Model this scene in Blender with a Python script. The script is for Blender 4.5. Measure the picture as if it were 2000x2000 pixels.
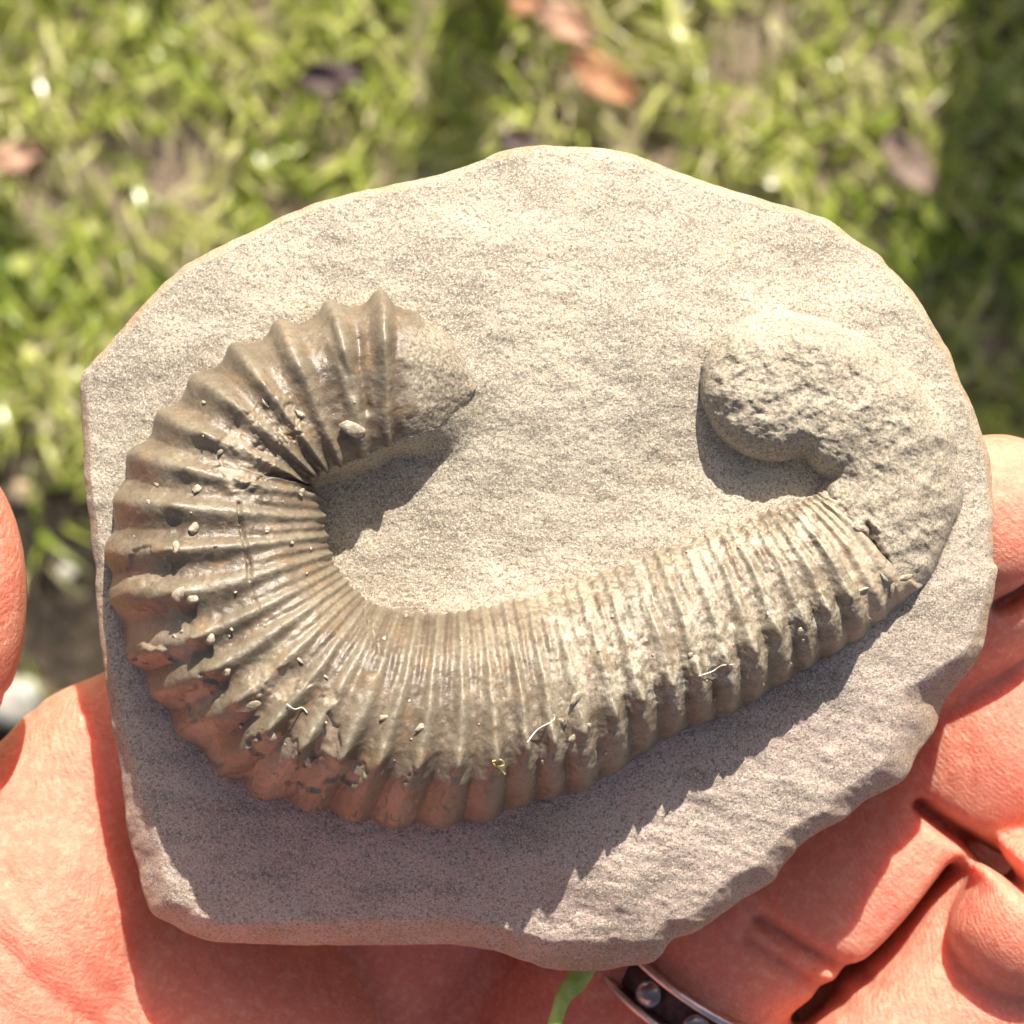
import bpy, math, random
import numpy as np

# ------------------------------------------------------------------ set-up
for o in list(bpy.data.objects):
    bpy.data.objects.remove(o)
sc = bpy.context.scene
COL = sc.collection
PX = 0.045e-3            # metres per photo pixel (2000 px wide) at the slab's face
D = 4444.444             # camera distance to the slab's face, in those pixels (0.2 m)
Z0 = 0.80                # the slab is held this high above the lawn

cam_d = bpy.data.cameras.new('camera')
cam_d.sensor_width = 36.0
cam_d.lens = 80.0
cam_d.clip_start = 0.01
cam_d.clip_end = 200.0
cam_d.dof.use_dof = True
cam_d.dof.focus_distance = 0.2 - 70 * PX
cam_d.dof.aperture_fstop = 42.0
cam = bpy.data.objects.new('camera', cam_d)
COL.objects.link(cam)
cam.location = (0, 0, Z0 + D * PX)
sc.camera = cam

SUN_EL = math.radians(37.0)
SHDIR = np.array([-0.17, -1.0]); SHDIR /= np.linalg.norm(SHDIR)   # where shadows fall
w = bpy.data.worlds.new('World'); sc.world = w; w.use_nodes = True
nt = w.node_tree
sky = nt.nodes.new('ShaderNodeTexSky'); sky.sky_type = 'NISHITA'
sky.sun_disc = False
sky.sun_elevation = SUN_EL
az = math.atan2(-SHDIR[0], -SHDIR[1])           # from +Y towards +X
sky.sun_rotation = az
sky.air_density = 1.0; sky.dust_density = 4.5; sky.ozone_density = 0.5
nt.links.new(sky.outputs[0], nt.nodes['Background'].inputs[0])
nt.nodes['Background'].inputs[1].default_value = 0.065

sun_d = bpy.data.lights.new('sun', 'SUN')
sun_d.energy = 5.0; sun_d.angle = math.radians(0.5); sun_d.color = (1.0, 0.93, 0.82)
sun = bpy.data.objects.new('sun', sun_d); COL.objects.link(sun)
from mathutils import Vector
sd = Vector((SHDIR[0] * math.cos(SUN_EL), SHDIR[1] * math.cos(SUN_EL), -math.sin(SUN_EL)))
sun.rotation_euler = sd.to_track_quat('-Z', 'Y').to_euler()
sun.location = (0.4, 2, 3)

vs = sc.view_settings
vs.view_transform = 'Standard'; vs.look = 'None'; vs.gamma = 1.0; vs.use_curve_mapping = False
vs.exposure = 0.97
sc.cycles.use_denoising = True

rng = np.random.default_rng(7)
random.seed(7)

# ------------------------------------------------------------------ helpers
def tag(o, label=None, cat=None, group=None, kind=None):
    if label: o['label'] = label
    if cat: o['category'] = cat
    if group: o['group'] = group
    if kind: o['kind'] = kind
    return o

def P(x, y, z):
    """photo pixel + height above the slab's face (in pixels) -> world metres"""
    x = np.asarray(x, float); y = np.asarray(y, float); z = np.asarray(z, float)
    f = (D - z) / D
    return np.stack([(x - 1000) * PX * f, (1000 - y) * PX * f, Z0 + z * PX], -1)

def G(x, y, h=0.0):
    """photo pixel of the lawn -> world metres on the ground (h metres up)"""
    s = PX * (0.2 + Z0 - h) / 0.2
    return ((x - 1000) * s, (1000 - y) * s, h)

def mesh_np(name, v, f, mat, parent=None, smooth=True, attrs=None):
    v = np.ascontiguousarray(v, np.float32).reshape(-1, 3)
    f = np.ascontiguousarray(f, np.int32)
    n, k = f.shape
    m = bpy.data.meshes.new(name)
    m.vertices.add(len(v)); m.vertices.foreach_set('co', v.ravel())
    m.loops.add(n * k); m.loops.foreach_set('vertex_index', f.ravel())
    m.polygons.add(n)
    m.polygons.foreach_set('loop_start', np.arange(0, n * k, k, dtype=np.int32))
    if smooth: m.polygons.foreach_set('use_smooth', np.ones(n, bool))
    if attrs:
        for an, av in attrs.items():
            a = m.attributes.new(an, 'FLOAT', 'POINT')
            a.data.foreach_set('value', np.ascontiguousarray(av, np.float32).ravel())
    m.update(calc_edges=True)
    m.validate()
    o = bpy.data.objects.new(name, m)
    if mat: m.materials.append(mat)
    COL.objects.link(o)
    if parent is not None: o.parent = parent
    return o

def grid_faces(nu, nv, wrap_u=False, wrap_v=False):
    iu = np.arange(nu if wrap_u else nu - 1); iv = np.arange(nv if wrap_v else nv - 1)
    U, V = np.meshgrid(iu, iv, indexing='ij')
    U2 = (U + 1) % nu; V2 = (V + 1) % nv
    return np.stack([U * nv + V, U2 * nv + V, U2 * nv + V2, U * nv + V2], -1).reshape(-1, 4)

def tube(pts, rad, seg=8, flat=1.0):
    pts = np.asarray(pts, float); n = len(pts)
    rad = np.broadcast_to(np.asarray(rad, float), (n,))
    t = np.gradient(pts, axis=0); t /= np.linalg.norm(t, axis=1)[:, None] + 1e-12
    up = np.array([0.13, 0.21, 0.97])
    a = np.cross(t, up); a /= np.linalg.norm(a, axis=1)[:, None] + 1e-12
    b = np.cross(t, a)
    th = np.linspace(0, 2 * np.pi, seg, endpoint=False)
    v = pts[:, None] + rad[:, None, None] * (a[:, None] * np.cos(th)[None, :, None] + flat * b[:, None] * np.sin(th)[None, :, None])
    f = grid_faces(n, seg, wrap_v=True)
    v = v.reshape(-1, 3)
    v = np.concatenate([v, pts[:1], pts[-1:]])
    i = np.arange(seg); c0 = n * seg; c1 = c0 + 1; last = (n - 1) * seg
    q0 = np.stack([np.full(seg, c0), (i + 1) % seg, i, i], -1)
    f0 = np.stack([np.full(seg, c0), (i + 1) % seg, i], -1)
    f1 = np.stack([np.full(seg, c1), last + i, last + (i + 1) % seg], -1)
    tri = np.concatenate([f[:, [0, 1, 2]], f[:, [0, 2, 3]], f0, f1])
    return v, tri

_perm = rng.permutation(4096).astype(np.int64)
_g3 = rng.normal(size=(4096, 3)); _g3 /= np.linalg.norm(_g3, axis=1)[:, None]
def noise3(p):
    p = np.asarray(p, float)
    i = np.floor(p).astype(np.int64); f = p - i
    u = f * f * f * (f * (f * 6 - 15) + 10)
    out = 0
    for dx in (0, 1):
        for dy in (0, 1):
            for dz in (0, 1):
                h = _perm[(_perm[(_perm[(i[..., 0] + dx) & 4095] + i[..., 1] + dy) & 4095] + i[..., 2] + dz) & 4095]
                g = _g3[h]
                d = (f[..., 0] - dx) * g[..., 0] + (f[..., 1] - dy) * g[..., 1] + (f[..., 2] - dz) * g[..., 2]
                wgt = (u[..., 0] if dx else 1 - u[..., 0]) * (u[..., 1] if dy else 1 - u[..., 1]) * (u[..., 2] if dz else 1 - u[..., 2])
                out = out + d * wgt
    return out
def fbm(x, y, scale, octaves=4, z=0.0, gain=0.5):
    out = 0; a = 1.0; s = 1.0 / scale
    for k in range(octaves):
        q = np.stack([x * s + 17.3 * k, y * s + 5.1 * k, np.zeros_like(x) + z + 3.7 * k], -1)
        out = out + a * noise3(q); a *= gain; s *= 2.03
    return out
def sstep(a, b, x):
    t = np.clip((x - a) / (b - a), 0, 1); return t * t * (3 - 2 * t)

def dist_poly(x, y, pts, closed=False):
    pts = np.asarray(pts, float)
    q = np.concatenate([pts, pts[:1]]) if closed else pts
    best = np.full(np.shape(x), 1e9)
    for (x0, y0), (x1, y1) in zip(q[:-1], q[1:]):
        dx, dy = x1 - x0, y1 - y0
        t = np.clip(((x - x0) * dx + (y - y0) * dy) / (dx * dx + dy * dy + 1e-9), 0, 1)
        best = np.minimum(best, (x - x0 - t * dx) ** 2 + (y - y0 - t * dy) ** 2)
    return np.sqrt(best)
def inside_poly(x, y, pts):
    pts = np.asarray(pts, float); r = np.zeros(np.shape(x), bool)
    q = np.concatenate([pts, pts[:1]])
    for (x0, y0), (x1, y1) in zip(q[:-1], q[1:]):
        if y0 == y1: continue
        c = ((y0 > y) != (y1 > y)) & (x < (x1 - x0) * (y - y0) / (y1 - y0) + x0)
        r ^= c
    return r
def catmull(pts, n, closed=False):
    pts = np.asarray(pts, float); m = len(pts)
    t = np.linspace(0, m if closed else m - 1, n, endpoint=not closed)
    i = np.floor(t).astype(int)
    if not closed: i = np.minimum(i, m - 2)
    f = (t - i)[:, None]
    def g(j): return pts[j % m] if closed else pts[np.clip(j, 0, m - 1)]
    a, b, c, d = g(i - 1), g(i), g(i + 1), g(i + 2)
    return 0.5 * (2 * b + (c - a) * f + (2 * a - 5 * b + 4 * c - d) * f ** 2 + (3 * b - a - 3 * c + d) * f ** 3)

# ---- node helper
class NT:
    def __init__(s, name):
        s.m = bpy.data.materials.new(name); s.m.use_nodes = True
        s.t = s.m.node_tree; s.b = s.t.nodes['Principled BSDF']; s.out = s.t.nodes['Material Output']
        s.co = s.t.nodes.new('ShaderNodeTexCoord')
    def n(s, typ, **kw):
        nd = s.t.nodes.new(typ)
        for k, v in kw.items():
            if k.startswith('i_'):
                key = k[2:]; key = int(key) if key.isdigit() else key.replace('_', ' ')
                nd.inputs[key].default_value = v
            else: setattr(nd, k, v)
        return nd
    def l(s, a, b): s.t.links.new(a, b)
    def noise(s, scale, detail=4, rough=0.55, vec=None, dist=0.0):
        nd = s.n('ShaderNodeTexNoise', i_Scale=scale, i_Detail=detail, i_Roughness=rough, i_Distortion=dist)
        s.l(vec or s.co.outputs['Object'], nd.inputs['Vector']); return nd.outputs['Fac']
    def ramp(s, fac, stops):
        nd = s.n('ShaderNodeValToRGB'); e = nd.color_ramp.elements
        while len(e) < len(stops): e.new(0.5)
        for el, (p, c) in zip(e, stops):
            el.position = p; el.color = (*c, 1) if len(c) == 3 else c
        s.l(fac, nd.inputs[0]); return nd.outputs[0]
    def mix(s, fac, a, b, mode='MIX'):
        nd = s.n('ShaderNodeMix', data_type='RGBA', blend_type=mode)
        for sock, v in ((nd.inputs[0], fac), (nd.inputs[6], a), (nd.inputs[7], b)):
            if isinstance(v, (int, float)): sock.default_value = v
            elif isinstance(v, tuple): sock.default_value = (*v, 1)
            else: s.l(v, sock)
        return nd.outputs[2]
    def math(s, op, a, b=0.0, c=0.0):
        nd = s.n('ShaderNodeMath', operation=op)
        for sock, v in zip(nd.inputs, (a, b, c)):
            if isinstance(v, (int, float)): sock.default_value = v
            else: s.l(v, sock)
        return nd.outputs[0]
    def attr(s, name):
        return s.n('ShaderNodeAttribute', attribute_name=name).outputs['Fac']
    def bump(s, h, dist, strength=1.0, prev=None):
        nd = s.n('ShaderNodeBump', i_Strength=strength, i_Distance=dist)
        s.l(h, nd.inputs['Height'])
        if prev: s.l(prev, nd.inputs['Normal'])
        return nd.outputs[0]
    def set(s, **kw):
        for k, v in kw.items():
            sock = s.b.inputs[k.replace('_', ' ')]
            if hasattr(v, 'is_linked'): s.l(v, sock)
            elif isinstance(v, tuple) and len(v) == 3 and sock.type == 'RGBA': sock.default_value = (*v, 1)
            else: sock.default_value = v
        return s.m

# ------------------------------------------------------------------ materials
def mat_rock():
    n = NT('rock')
    big = n.noise(75, 6, 0.65)
    sp = n.noise(3400, 3, 0.7)
    sp2 = n.noise(6000, 2, 0.6)
    c = n.ramp(big, [(0.36, (0.33, 0.28, 0.215)), (0.50, (0.455, 0.395, 0.31)), (0.64, (0.54, 0.47, 0.36))])
    # lower slab: slightly pinker stone, with warm bounce light also painted into its colour
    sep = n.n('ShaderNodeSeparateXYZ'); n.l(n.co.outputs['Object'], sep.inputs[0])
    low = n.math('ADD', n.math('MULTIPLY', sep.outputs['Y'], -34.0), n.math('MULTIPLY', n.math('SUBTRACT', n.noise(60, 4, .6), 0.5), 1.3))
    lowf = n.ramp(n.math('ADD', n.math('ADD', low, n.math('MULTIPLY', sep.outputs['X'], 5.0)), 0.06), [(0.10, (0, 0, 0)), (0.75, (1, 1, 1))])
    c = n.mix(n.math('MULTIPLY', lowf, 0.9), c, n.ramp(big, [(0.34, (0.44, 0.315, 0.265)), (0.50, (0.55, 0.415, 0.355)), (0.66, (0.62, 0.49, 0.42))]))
    # grey stains and streaks along the bedding
    mp = n.n('ShaderNodeMapping'); mp.inputs['Rotation'].default_value = (0, 0, 0.3); mp.inputs['Scale'].default_value = (0.45, 1.25, 1.0)
    n.l(n.co.outputs['Object'], mp.inputs[0])
    c = n.mix(n.math('MULTIPLY', n.ramp(n.noise(210, 7, 0.7, mp.outputs[0]), [(0.36, (1, 1, 1)), (0.52, (0, 0, 0))]), 0.75), c, (0.26, 0.215, 0.17))
    c = n.mix(n.math('MULTIPLY', n.ramp(n.noise(130, 5, 0.6), [(0.58, (0, 0, 0)), (0.75, (1, 1, 1))]), 0.5), c, (0.52, 0.42, 0.26))
    c2 = n.mix(n.math('MULTIPLY', n.ramp(sp, [(0.38, (1, 1, 1)), (0.51, (0, 0, 0))]), 0.8), c, (0.165, 0.135, 0.11))
    c3 = n.mix(n.math('MULTIPLY', n.ramp(sp2, [(0.51, (0, 0, 0)), (0.63, (1, 1, 1))]), 0.7), c2, (0.72, 0.66, 0.54))
    c3 = n.mix(n.math('MULTIPLY', n.attr('mould'), n.ramp(n.noise(300, 4, .6), [(0.3, (0.8,) * 3), (0.7, (0.3,) * 3)])), c3, n.ramp(sp, [(0.34, (0.17, 0.14, 0.11)), (0.52, (0.38, 0.325, 0.24)), (0.68, (0.58, 0.51, 0.39))]))
    # buff, rusty rind on the broken rim
    rim = n.attr('rim')
    rimf = n.math('MULTIPLY', rim, n.ramp(n.noise(500, 4, 0.6), [(0.38, (0, 0, 0)), (0.60, (1, 1, 1))]))
    c4 = n.mix(n.math('MULTIPLY', rimf, 0.6), c3, (0.46, 0.29, 0.15))
    b1 = n.bump(n.noise(2100, 6, 0.75), 0.00017, 1.0)
    b2 = n.bump(n.noise(4600, 4, 0.75), 0.00013, 1.0, b1)
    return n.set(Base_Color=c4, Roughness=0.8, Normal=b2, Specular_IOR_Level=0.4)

def mat_shell():
    n = NT('fossil_shell')
    dust = n.attr('dust'); core = n.attr('core'); crest = n.attr('crest'); rk = n.attr('matrix')
    big = n.noise(160, 5, 0.6)
    fine = n.noise(1800, 4, 0.65)
    grain = n.noise(4800, 2, 0.6)
    c = n.ramp(big, [(0.32, (0.07, 0.05, 0.034)), (0.5, (0.145, 0.11, 0.075)), (0.68, (0.22, 0.18, 0.125))])
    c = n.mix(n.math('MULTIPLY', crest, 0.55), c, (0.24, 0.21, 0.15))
    c = n.mix(n.math('MULTIPLY', n.ramp(fine, [(0.38, (1, 1, 1)), (0.54, (0, 0, 0))]), 0.45), c, (0.11, 0.075, 0.05))
    c = n.mix(n.math('MULTIPLY', n.ramp(n.noise(380, 4, .6), [(0.55, (0, 0, 0)), (0.70, (1, 1, 1))]), 0.4), c, (0.29, 0.17, 0.075))
    # exposed core where the shell has flaked away
    corec = n.ramp(fine, [(0.35, (0.30, 0.23, 0.165)), (0.65, (0.46, 0.37, 0.27))])
    c = n.mix(core, c, corec)
    # chalky dust and rock crumbs left on the shell
    dm = n.math('MULTIPLY', dust, n.ramp(n.noise(900, 6, 0.72), [(0.40, (0, 0, 0)), (0.60, (1, 1, 1))]))
    # grit packed over the whole shell in small patches
    dm = n.math('MAXIMUM', dm, n.math('MULTIPLY', n.ramp(n.noise(1400, 6, 0.75), [(0.56, (0, 0, 0)), (0.68, (1, 1, 1))]), 0.32))
    c = n.mix(n.math('MULTIPLY', dm, 0.85), c, n.ramp(grain, [(0.35, (0.36, 0.30, 0.22)), (0.6, (0.62, 0.56, 0.45))]))
    rf = n.math('MULTIPLY', rk, 1.0)
    rockc = n.ramp(n.noise(3400, 3, .7), [(0.34, (0.12, 0.098, 0.075)), (0.52, (0.26, 0.22, 0.16)), (0.68, (0.43, 0.37, 0.285))])
    c = n.mix(rf, c, rockc)
    rough = n.math('ADD', n.math('MULTIPLY', n.math('MAXIMUM', dm, rf), 0.4), n.ramp(fine, [(0.3, (0.26,) * 3), (0.7, (0.54,) * 3)]))
    b0 = n.bump(n.noise(420, 5, 0.6), 0.00018, 0.7)
    b1 = n.bump(n.noise(1100, 4, 0.6), 0.00008, 0.9, b0)
    b2 = n.bump(n.noise(4200, 4, 0.72), 0.00005, 0.9, b1)
    return n.set(Base_Color=c, Roughness=rough, Normal=b2, Specular_IOR_Level=0.6)

def mat_chip():
    n = NT('calcite_chip')
    c = n.ramp(n.noise(2500, 4, .6), [(0.3, (0.24, 0.185, 0.125)), (0.52, (0.39, 0.325, 0.235)), (0.72, (0.58, 0.52, 0.41))])
    return n.set(Base_Color=c, Roughness=0.5, Normal=n.bump(n.noise(3000, 4, .7), 0.00012))

def mat_skin():
    n = NT('skin')
    big = n.noise(70, 4, 0.55)
    fine = n.noise(900, 4, 0.6)
    c = n.ramp(big, [(0.3, (0.64, 0.20, 0.128)), (0.7, (0.74, 0.295, 0.205))])
    c = n.mix(n.math('MULTIPLY', n.ramp(fine, [(0.42, (1, 1, 1)), (0.6, (0, 0, 0))]), 0.22), c, (0.56, 0.18, 0.115))
    wv = n.n('ShaderNodeTexWave', wave_type='BANDS', bands_direction='DIAGONAL', i_Scale=700.0, i_Distortion=9.0, i_Detail=2.0)
    wv.inputs['Detail Scale'].default_value = 0.35
    n.l(n.co.outputs['Object'], wv.inputs['Vector'])
    c = n.mix(n.math('MULTIPLY', n.ramp(n.noise(240, 5, 0.65), [(0.52, (0, 0, 0)), (0.72, (1, 1, 1))]), 0.35), c, (0.80, 0.42, 0.29))
    c = n.mix(n.math('MULTIPLY', n.ramp(n.noise(1100, 5, 0.7), [(0.48, (0, 0, 0)), (0.66, (1, 1, 1))]), 0.4), c, (0.84, 0.47, 0.33))
    c = n.mix(n.math('MULTIPLY', n.ramp(n.noise(120, 4, 0.6), [(0.30, (1, 1, 1)), (0.50, (0, 0, 0))]), 0.30), c, (0.58, 0.14, 0.10))
    def folds(rot, sc, scale):
        mp = n.n('ShaderNodeMapping'); mp.inputs['Rotation'].default_value = (0, 0, rot); mp.inputs['Scale'].default_value = sc
        n.l(n.co.outputs['Object'], mp.inputs[0])
        nd = n.n('ShaderNodeTexNoise', noise_type='RIDGED_MULTIFRACTAL', i_Scale=scale, i_Detail=3.0, i_Roughness=0.5)
        n.l(mp.outputs[0], nd.inputs['Vector']); return nd.outputs['Fac']
    f1 = n.bump(folds(0.7, (1.0, 0.28, 1.0), 520.0), 0.0003, 0.8)
    f2 = n.bump(folds(-0.5, (1.0, 0.3, 1.0), 700.0), 0.00024, 0.75, f1)
    b1 = n.bump(n.noise(260, 4, 0.6), 0.0006, 0.7, f2)
    b2 = n.bump(wv.outputs['Fac'], 0.00003, 0.8, b1)
    vor = n.n('ShaderNodeTexVoronoi', feature='DISTANCE_TO_EDGE', i_Scale=1700.0)
    vv = n.n('ShaderNodeVectorMath', operation='ADD'); n.l(n.co.outputs['Object'], vv.inputs[0])
    nz = n.n('ShaderNodeTexNoise', i_Scale=700.0); n.l(n.co.outputs['Object'], nz.inputs['Vector'])
    sc_ = n.n('ShaderNodeVectorMath', operation='SCALE', i_Scale=0.0009); n.l(nz.outputs['Color'], sc_.inputs[0]); n.l(sc_.outputs[0], vv.inputs[1]); n.l(vv.outputs[0], vor.inputs['Vector'])
    b2 = n.bump(n.ramp(vor.outputs['Distance'], [(0.0, (0, 0, 0)), (0.22, (1, 1, 1))]), 0.00004, 0.8, b2)
    b3 = n.bump(n.noise(2600, 4, 0.7), 0.0002, 1.0, b2)
    n.b.subsurface_method = 'RANDOM_WALK'
    return n.set(Base_Color=c, Roughness=0.42, Normal=b3, Subsurface_Weight=0.75, Subsurface_Radius=(1.0, 0.25, 0.14),
                 Subsurface_Scale=0.0045, Specular_IOR_Level=0.45)

def mat_metal():
    n = NT('ring_metal')
    c = n.ramp(n.noise(900, 4, .6), [(0.3, (0.52, 0.42, 0.41)), (0.7, (0.74, 0.63, 0.61))])
    return n.set(Base_Color=c, Metallic=1.0, Roughness=0.32, Normal=n.bump(n.noise(3500, 3, .6), 0.00004))
def mat_dark_metal():
    n = NT('ring_channel')
    c = n.ramp(n.noise(900, 4, .6), [(0.3, (0.05, 0.032, 0.03)), (0.7, (0.12, 0.075, 0.068))])
    return n.set(Base_Color=c, Metallic=1.0, Roughness=0.5)
def mat_gem():
    n = NT('gemstone')
    c = n.ramp(n.noise(500, 2, .5), [(0.3, (0.90, 0.70, 0.66)), (0.7, (0.96, 0.84, 0.80))])
    return n.set(Base_Color=c, Roughness=0.0, Transmission_Weight=0.9, IOR=2.2, Specular_IOR_Level=0.9)

def mat_blade(name, stops, rough=0.24, trans=0.45, sat=1.0):
    n = NT(name)
    c = n.ramp(n.attr('tone'), stops)
    c = n.mix(n.math('MULTIPLY', n.noise(220, 3, .6), 0.25), c, (0.46, 0.48, 0.16))
    n.set(Base_Color=c, Roughness=rough, Specular_IOR_Level=0.5)
    tr = n.n('ShaderNodeBsdfTranslucent'); n.l(c, tr.inputs[0])
    mx = n.n('ShaderNodeMixShader', i_0=trans)
    n.l(n.b.outputs[0], mx.inputs[1]); n.l(tr.outputs[0], mx.inputs[2]); n.l(mx.outputs[0], n.out.inputs[0])
    return n.m
def mat_ground():
    n = NT('soil')
    a = n.noise(9, 6, 0.62); b = n.noise(70, 6, 0.7); f = n.noise(420, 4, 0.7)
    c = n.ramp(b, [(0.30, (0.14, 0.10, 0.07)), (0.5, (0.34, 0.255, 0.18)), (0.68, (0.52, 0.41, 0.31))])
    c = n.mix(n.ramp(a, [(0.42, (0, 0, 0)), (0.62, (1, 1, 1))]), c, n.ramp(f, [(0.3, (0.22, 0.19, 0.10)), (0.7, (0.44, 0.38, 0.25))]))
    vd = n.n('ShaderNodeVectorMath', operation='DISTANCE'); n.l(n.co.outputs['Object'], vd.inputs[0]); vd.inputs[1].default_value = (-0.235, -0.05, 0.0)
    dark_soil = n.math('ADD', vd.outputs['Value'], n.math('MULTIPLY', n.math('SUBTRACT', n.noise(28, 5, .6), 0.5), 0.12))
    c = n.mix(n.ramp(dark_soil, [(0.07, (1, 1, 1)), (0.12, (0, 0, 0))]), c, n.ramp(b, [(0.35, (0.018, 0.013, 0.009)), (0.55, (0.06, 0.042, 0.026)), (0.7, (0.16, 0.115, 0.075))]))  # darker soil colour around one spot, with a ragged edge
    return n.set(Base_Color=c, Roughness=0.9, Normal=n.bump(b, 0.012, 1.0))
def mat_simple(name, a, b, scale, rough=0.7, bump=0.0, trans=0.0):
    n = NT(name)
    nz = n.noise(scale, 5, .62)
    c = n.ramp(nz, [(0.32, a), (0.68, b)])
    kw = dict(Base_Color=c, Roughness=rough)
    if bump: kw['Normal'] = n.bump(nz, bump)
    n.set(**kw)
    if trans:
        tr = n.n('ShaderNodeBsdfTranslucent'); n.l(c, tr.inputs[0])
        mx = n.n('ShaderNodeMixShader', i_0=trans)
        n.l(n.b.outputs[0], mx.inputs[1]); n.l(tr.outputs[0], mx.inputs[2]); n.l(mx.outputs[0], n.out.inputs[0])
    return n.m
M_ROCK, M_SHELL, M_CHIP, M_SKIN = mat_rock(), mat_shell(), mat_chip(), mat_skin()
M_METAL, M_CHAN, M_GEM = mat_metal(), mat_dark_metal(), mat_gem()
M_GROUND = mat_ground()
M_GRASS = mat_blade('grass_blade', [(0.0, (0.10, 0.18, 0.018)), (0.28, (0.27, 0.36, 0.04)), (0.5, (0.46, 0.51, 0.10)),
                                    (0.75, (0.66, 0.65, 0.27)), (1.0, (0.72, 0.62, 0.44))])

# ------------------------------------------------------------------ ground and lawn
gv = []; GN = 161
gx = np.sign(np.linspace(-1, 1, GN)) * np.abs(np.linspace(-1, 1, GN)) ** 2.6 * 12
XX, YY = np.meshgrid(gx, gx, indexing='ij')
near = np.exp(-(XX ** 2 + YY ** 2) / 1.2)
ZZ = 0.012 * fbm(XX, YY, 0.11, 4, 2.0) * near + 0.05 * fbm(XX, YY, 3.0, 3, 9.0) * (1 - near)
ground = mesh_np('ground', np.stack([XX, YY, ZZ], -1), grid_faces(GN, GN)[:, ::1], M_GROUND)
tag(ground, kind='structure')

def soil_mask(x, y):
    """1 where bare soil shows between the tufts"""
    m = sstep(0.14, 0.36, fbm(x, y, 0.06, 3, 35.0))
    # worn bare patch by the lower left
    d = np.hypot((x + 0.25) / 0.12, (y + 0.06) / 0.10)
    m = np.maximum(m, 1 - sstep(0.75, 1.15, d))
    return m

def build_grass():
    N = 78000
    x = rng.uniform(-0.62, 0.62, N); y = rng.uniform(-0.55, 0.65, N)
    cl = fbm(x, y, 0.035, 2, 5.0)
    keep = (rng.random(N) > 0.93 * soil_mask(x, y)) & (rng.random(N) < 0.55 + 0.9 * (cl + 0.3))
    x, y = x[keep], y[keep]; N = len(x)
    cl = fbm(x, y, 0.05, 2, 15.0)
    L = rng.uniform(0.012, 0.036, N) * (1 + 0.5 * cl)
    wd = rng.uniform(0.0007, 0.0019, N)
    az_ = rng.uniform(0, 2 * np.pi, N) + 2.0 * cl
    lean = rng.uniform(0.35, 1.35, N)
    dirx, diry = np.cos(az_), np.sin(az_)
    sx, sy = -diry, dirx
    S = 3
    V = np.zeros((N, S + 1, 2, 3))
    for k in range(S + 1):
        t = k / S
        a = lean * t * 1.05
        hor = L * (t * np.sin(np.minimum(a, 1.45)) )
        ver = L * t * np.cos(np.minimum(a, 1.45)) + 0.001
        ww = wd * (1 - t ** 2.2) + 0.00015
        tw = 0.7 * np.sin(az_ * 3 + t * 2.0)
        cx, cy, cz = x + dirx * hor, y + diry * hor, ver
        for s, sg in ((0, -1), (1, 1)):
            V[:, k, s, 0] = cx + sg * ww * sx
            V[:, k, s, 1] = cy + sg * ww * sy
            V[:, k, s, 2] = cz + sg * ww * tw
    base = (np.arange(N) * (S + 1) * 2)[:, None]
    fs = []
    for k in range(S):
        o = 2 * k
        fs.append(np.concatenate([base + o, base + o + 1, base + o + 3, base + o + 2], 1))
    F = np.stack(fs, 1).reshape(-1, 4)
    tone = np.clip(0.50 + 0.6 * fbm(x, y, 0.07, 2, 44.0) + rng.normal(0, 0.17, N) + (rng.random(N) > 0.9) * 0.4, 0, 1)
    g = mesh_np('grass', V.reshape(-1, 3), F, M_GRASS, attrs={'tone': np.repeat(tone, (S + 1) * 2)})
    tag(g, 'short sunlit green and straw coloured grass on the ground', 'grass', kind='stuff')
    # rounded little weed leaves between the blades
    N = 1600
    x = rng.uniform(-0.6, 0.6, N); y = rng.uniform(-0.5, 0.62, N)
    keep = (rng.random(N) > 0.9 * soil_mask(x, y)) & (fbm(x, y, 0.06, 2, 71.0) > -0.02)
    x, y = x[keep], y[keep]; N = len(x)
    R = rng.uniform(0.0022, 0.0055, N); h = rng.uniform(0.006, 0.026, N)
    th = np.linspace(0, 2 * np.pi, 7, endpoint=False)
    ta, tb, az_ = rng.normal(0, 0.45, N), rng.normal(0, 0.45, N), rng.uniform(0, 6.28, N)
    px = np.cos(th)[None] * 1.35 * R[:, None]; py = np.sin(th)[None] * R[:, None]
    rx = px * np.cos(az_)[:, None] - py * np.sin(az_)[:, None]
    ry = px * np.sin(az_)[:, None] + py * np.cos(az_)[:, None]
    V = np.stack([x[:, None] + rx, y[:, None] + ry, h[:, None] + ta[:, None] * rx + tb[:, None] * ry + 0.18 * R[:, None]], -1)
    C = np.stack([x, y, h - 0.12 * R], -1)[:, None]
    V = np.concatenate([V, C], 1)
    b = (np.arange(N) * 8)[:, None]
    F = np.stack([np.concatenate([b + 7, b + i, b + (i + 1) % 7], 1) for i in range(7)], 1).reshape(-1, 3)
    tone = np.clip(0.45 + rng.normal(0, 0.2, N), 0, 1)
    o = mesh_np('lawn_weeds', V.reshape(-1, 3), F, M_GRASS, attrs={'tone': np.repeat(tone, 8)})
    tag(o, 'small round weed leaves scattered through the lawn', 'weeds', kind='stuff')
build_grass()

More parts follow.
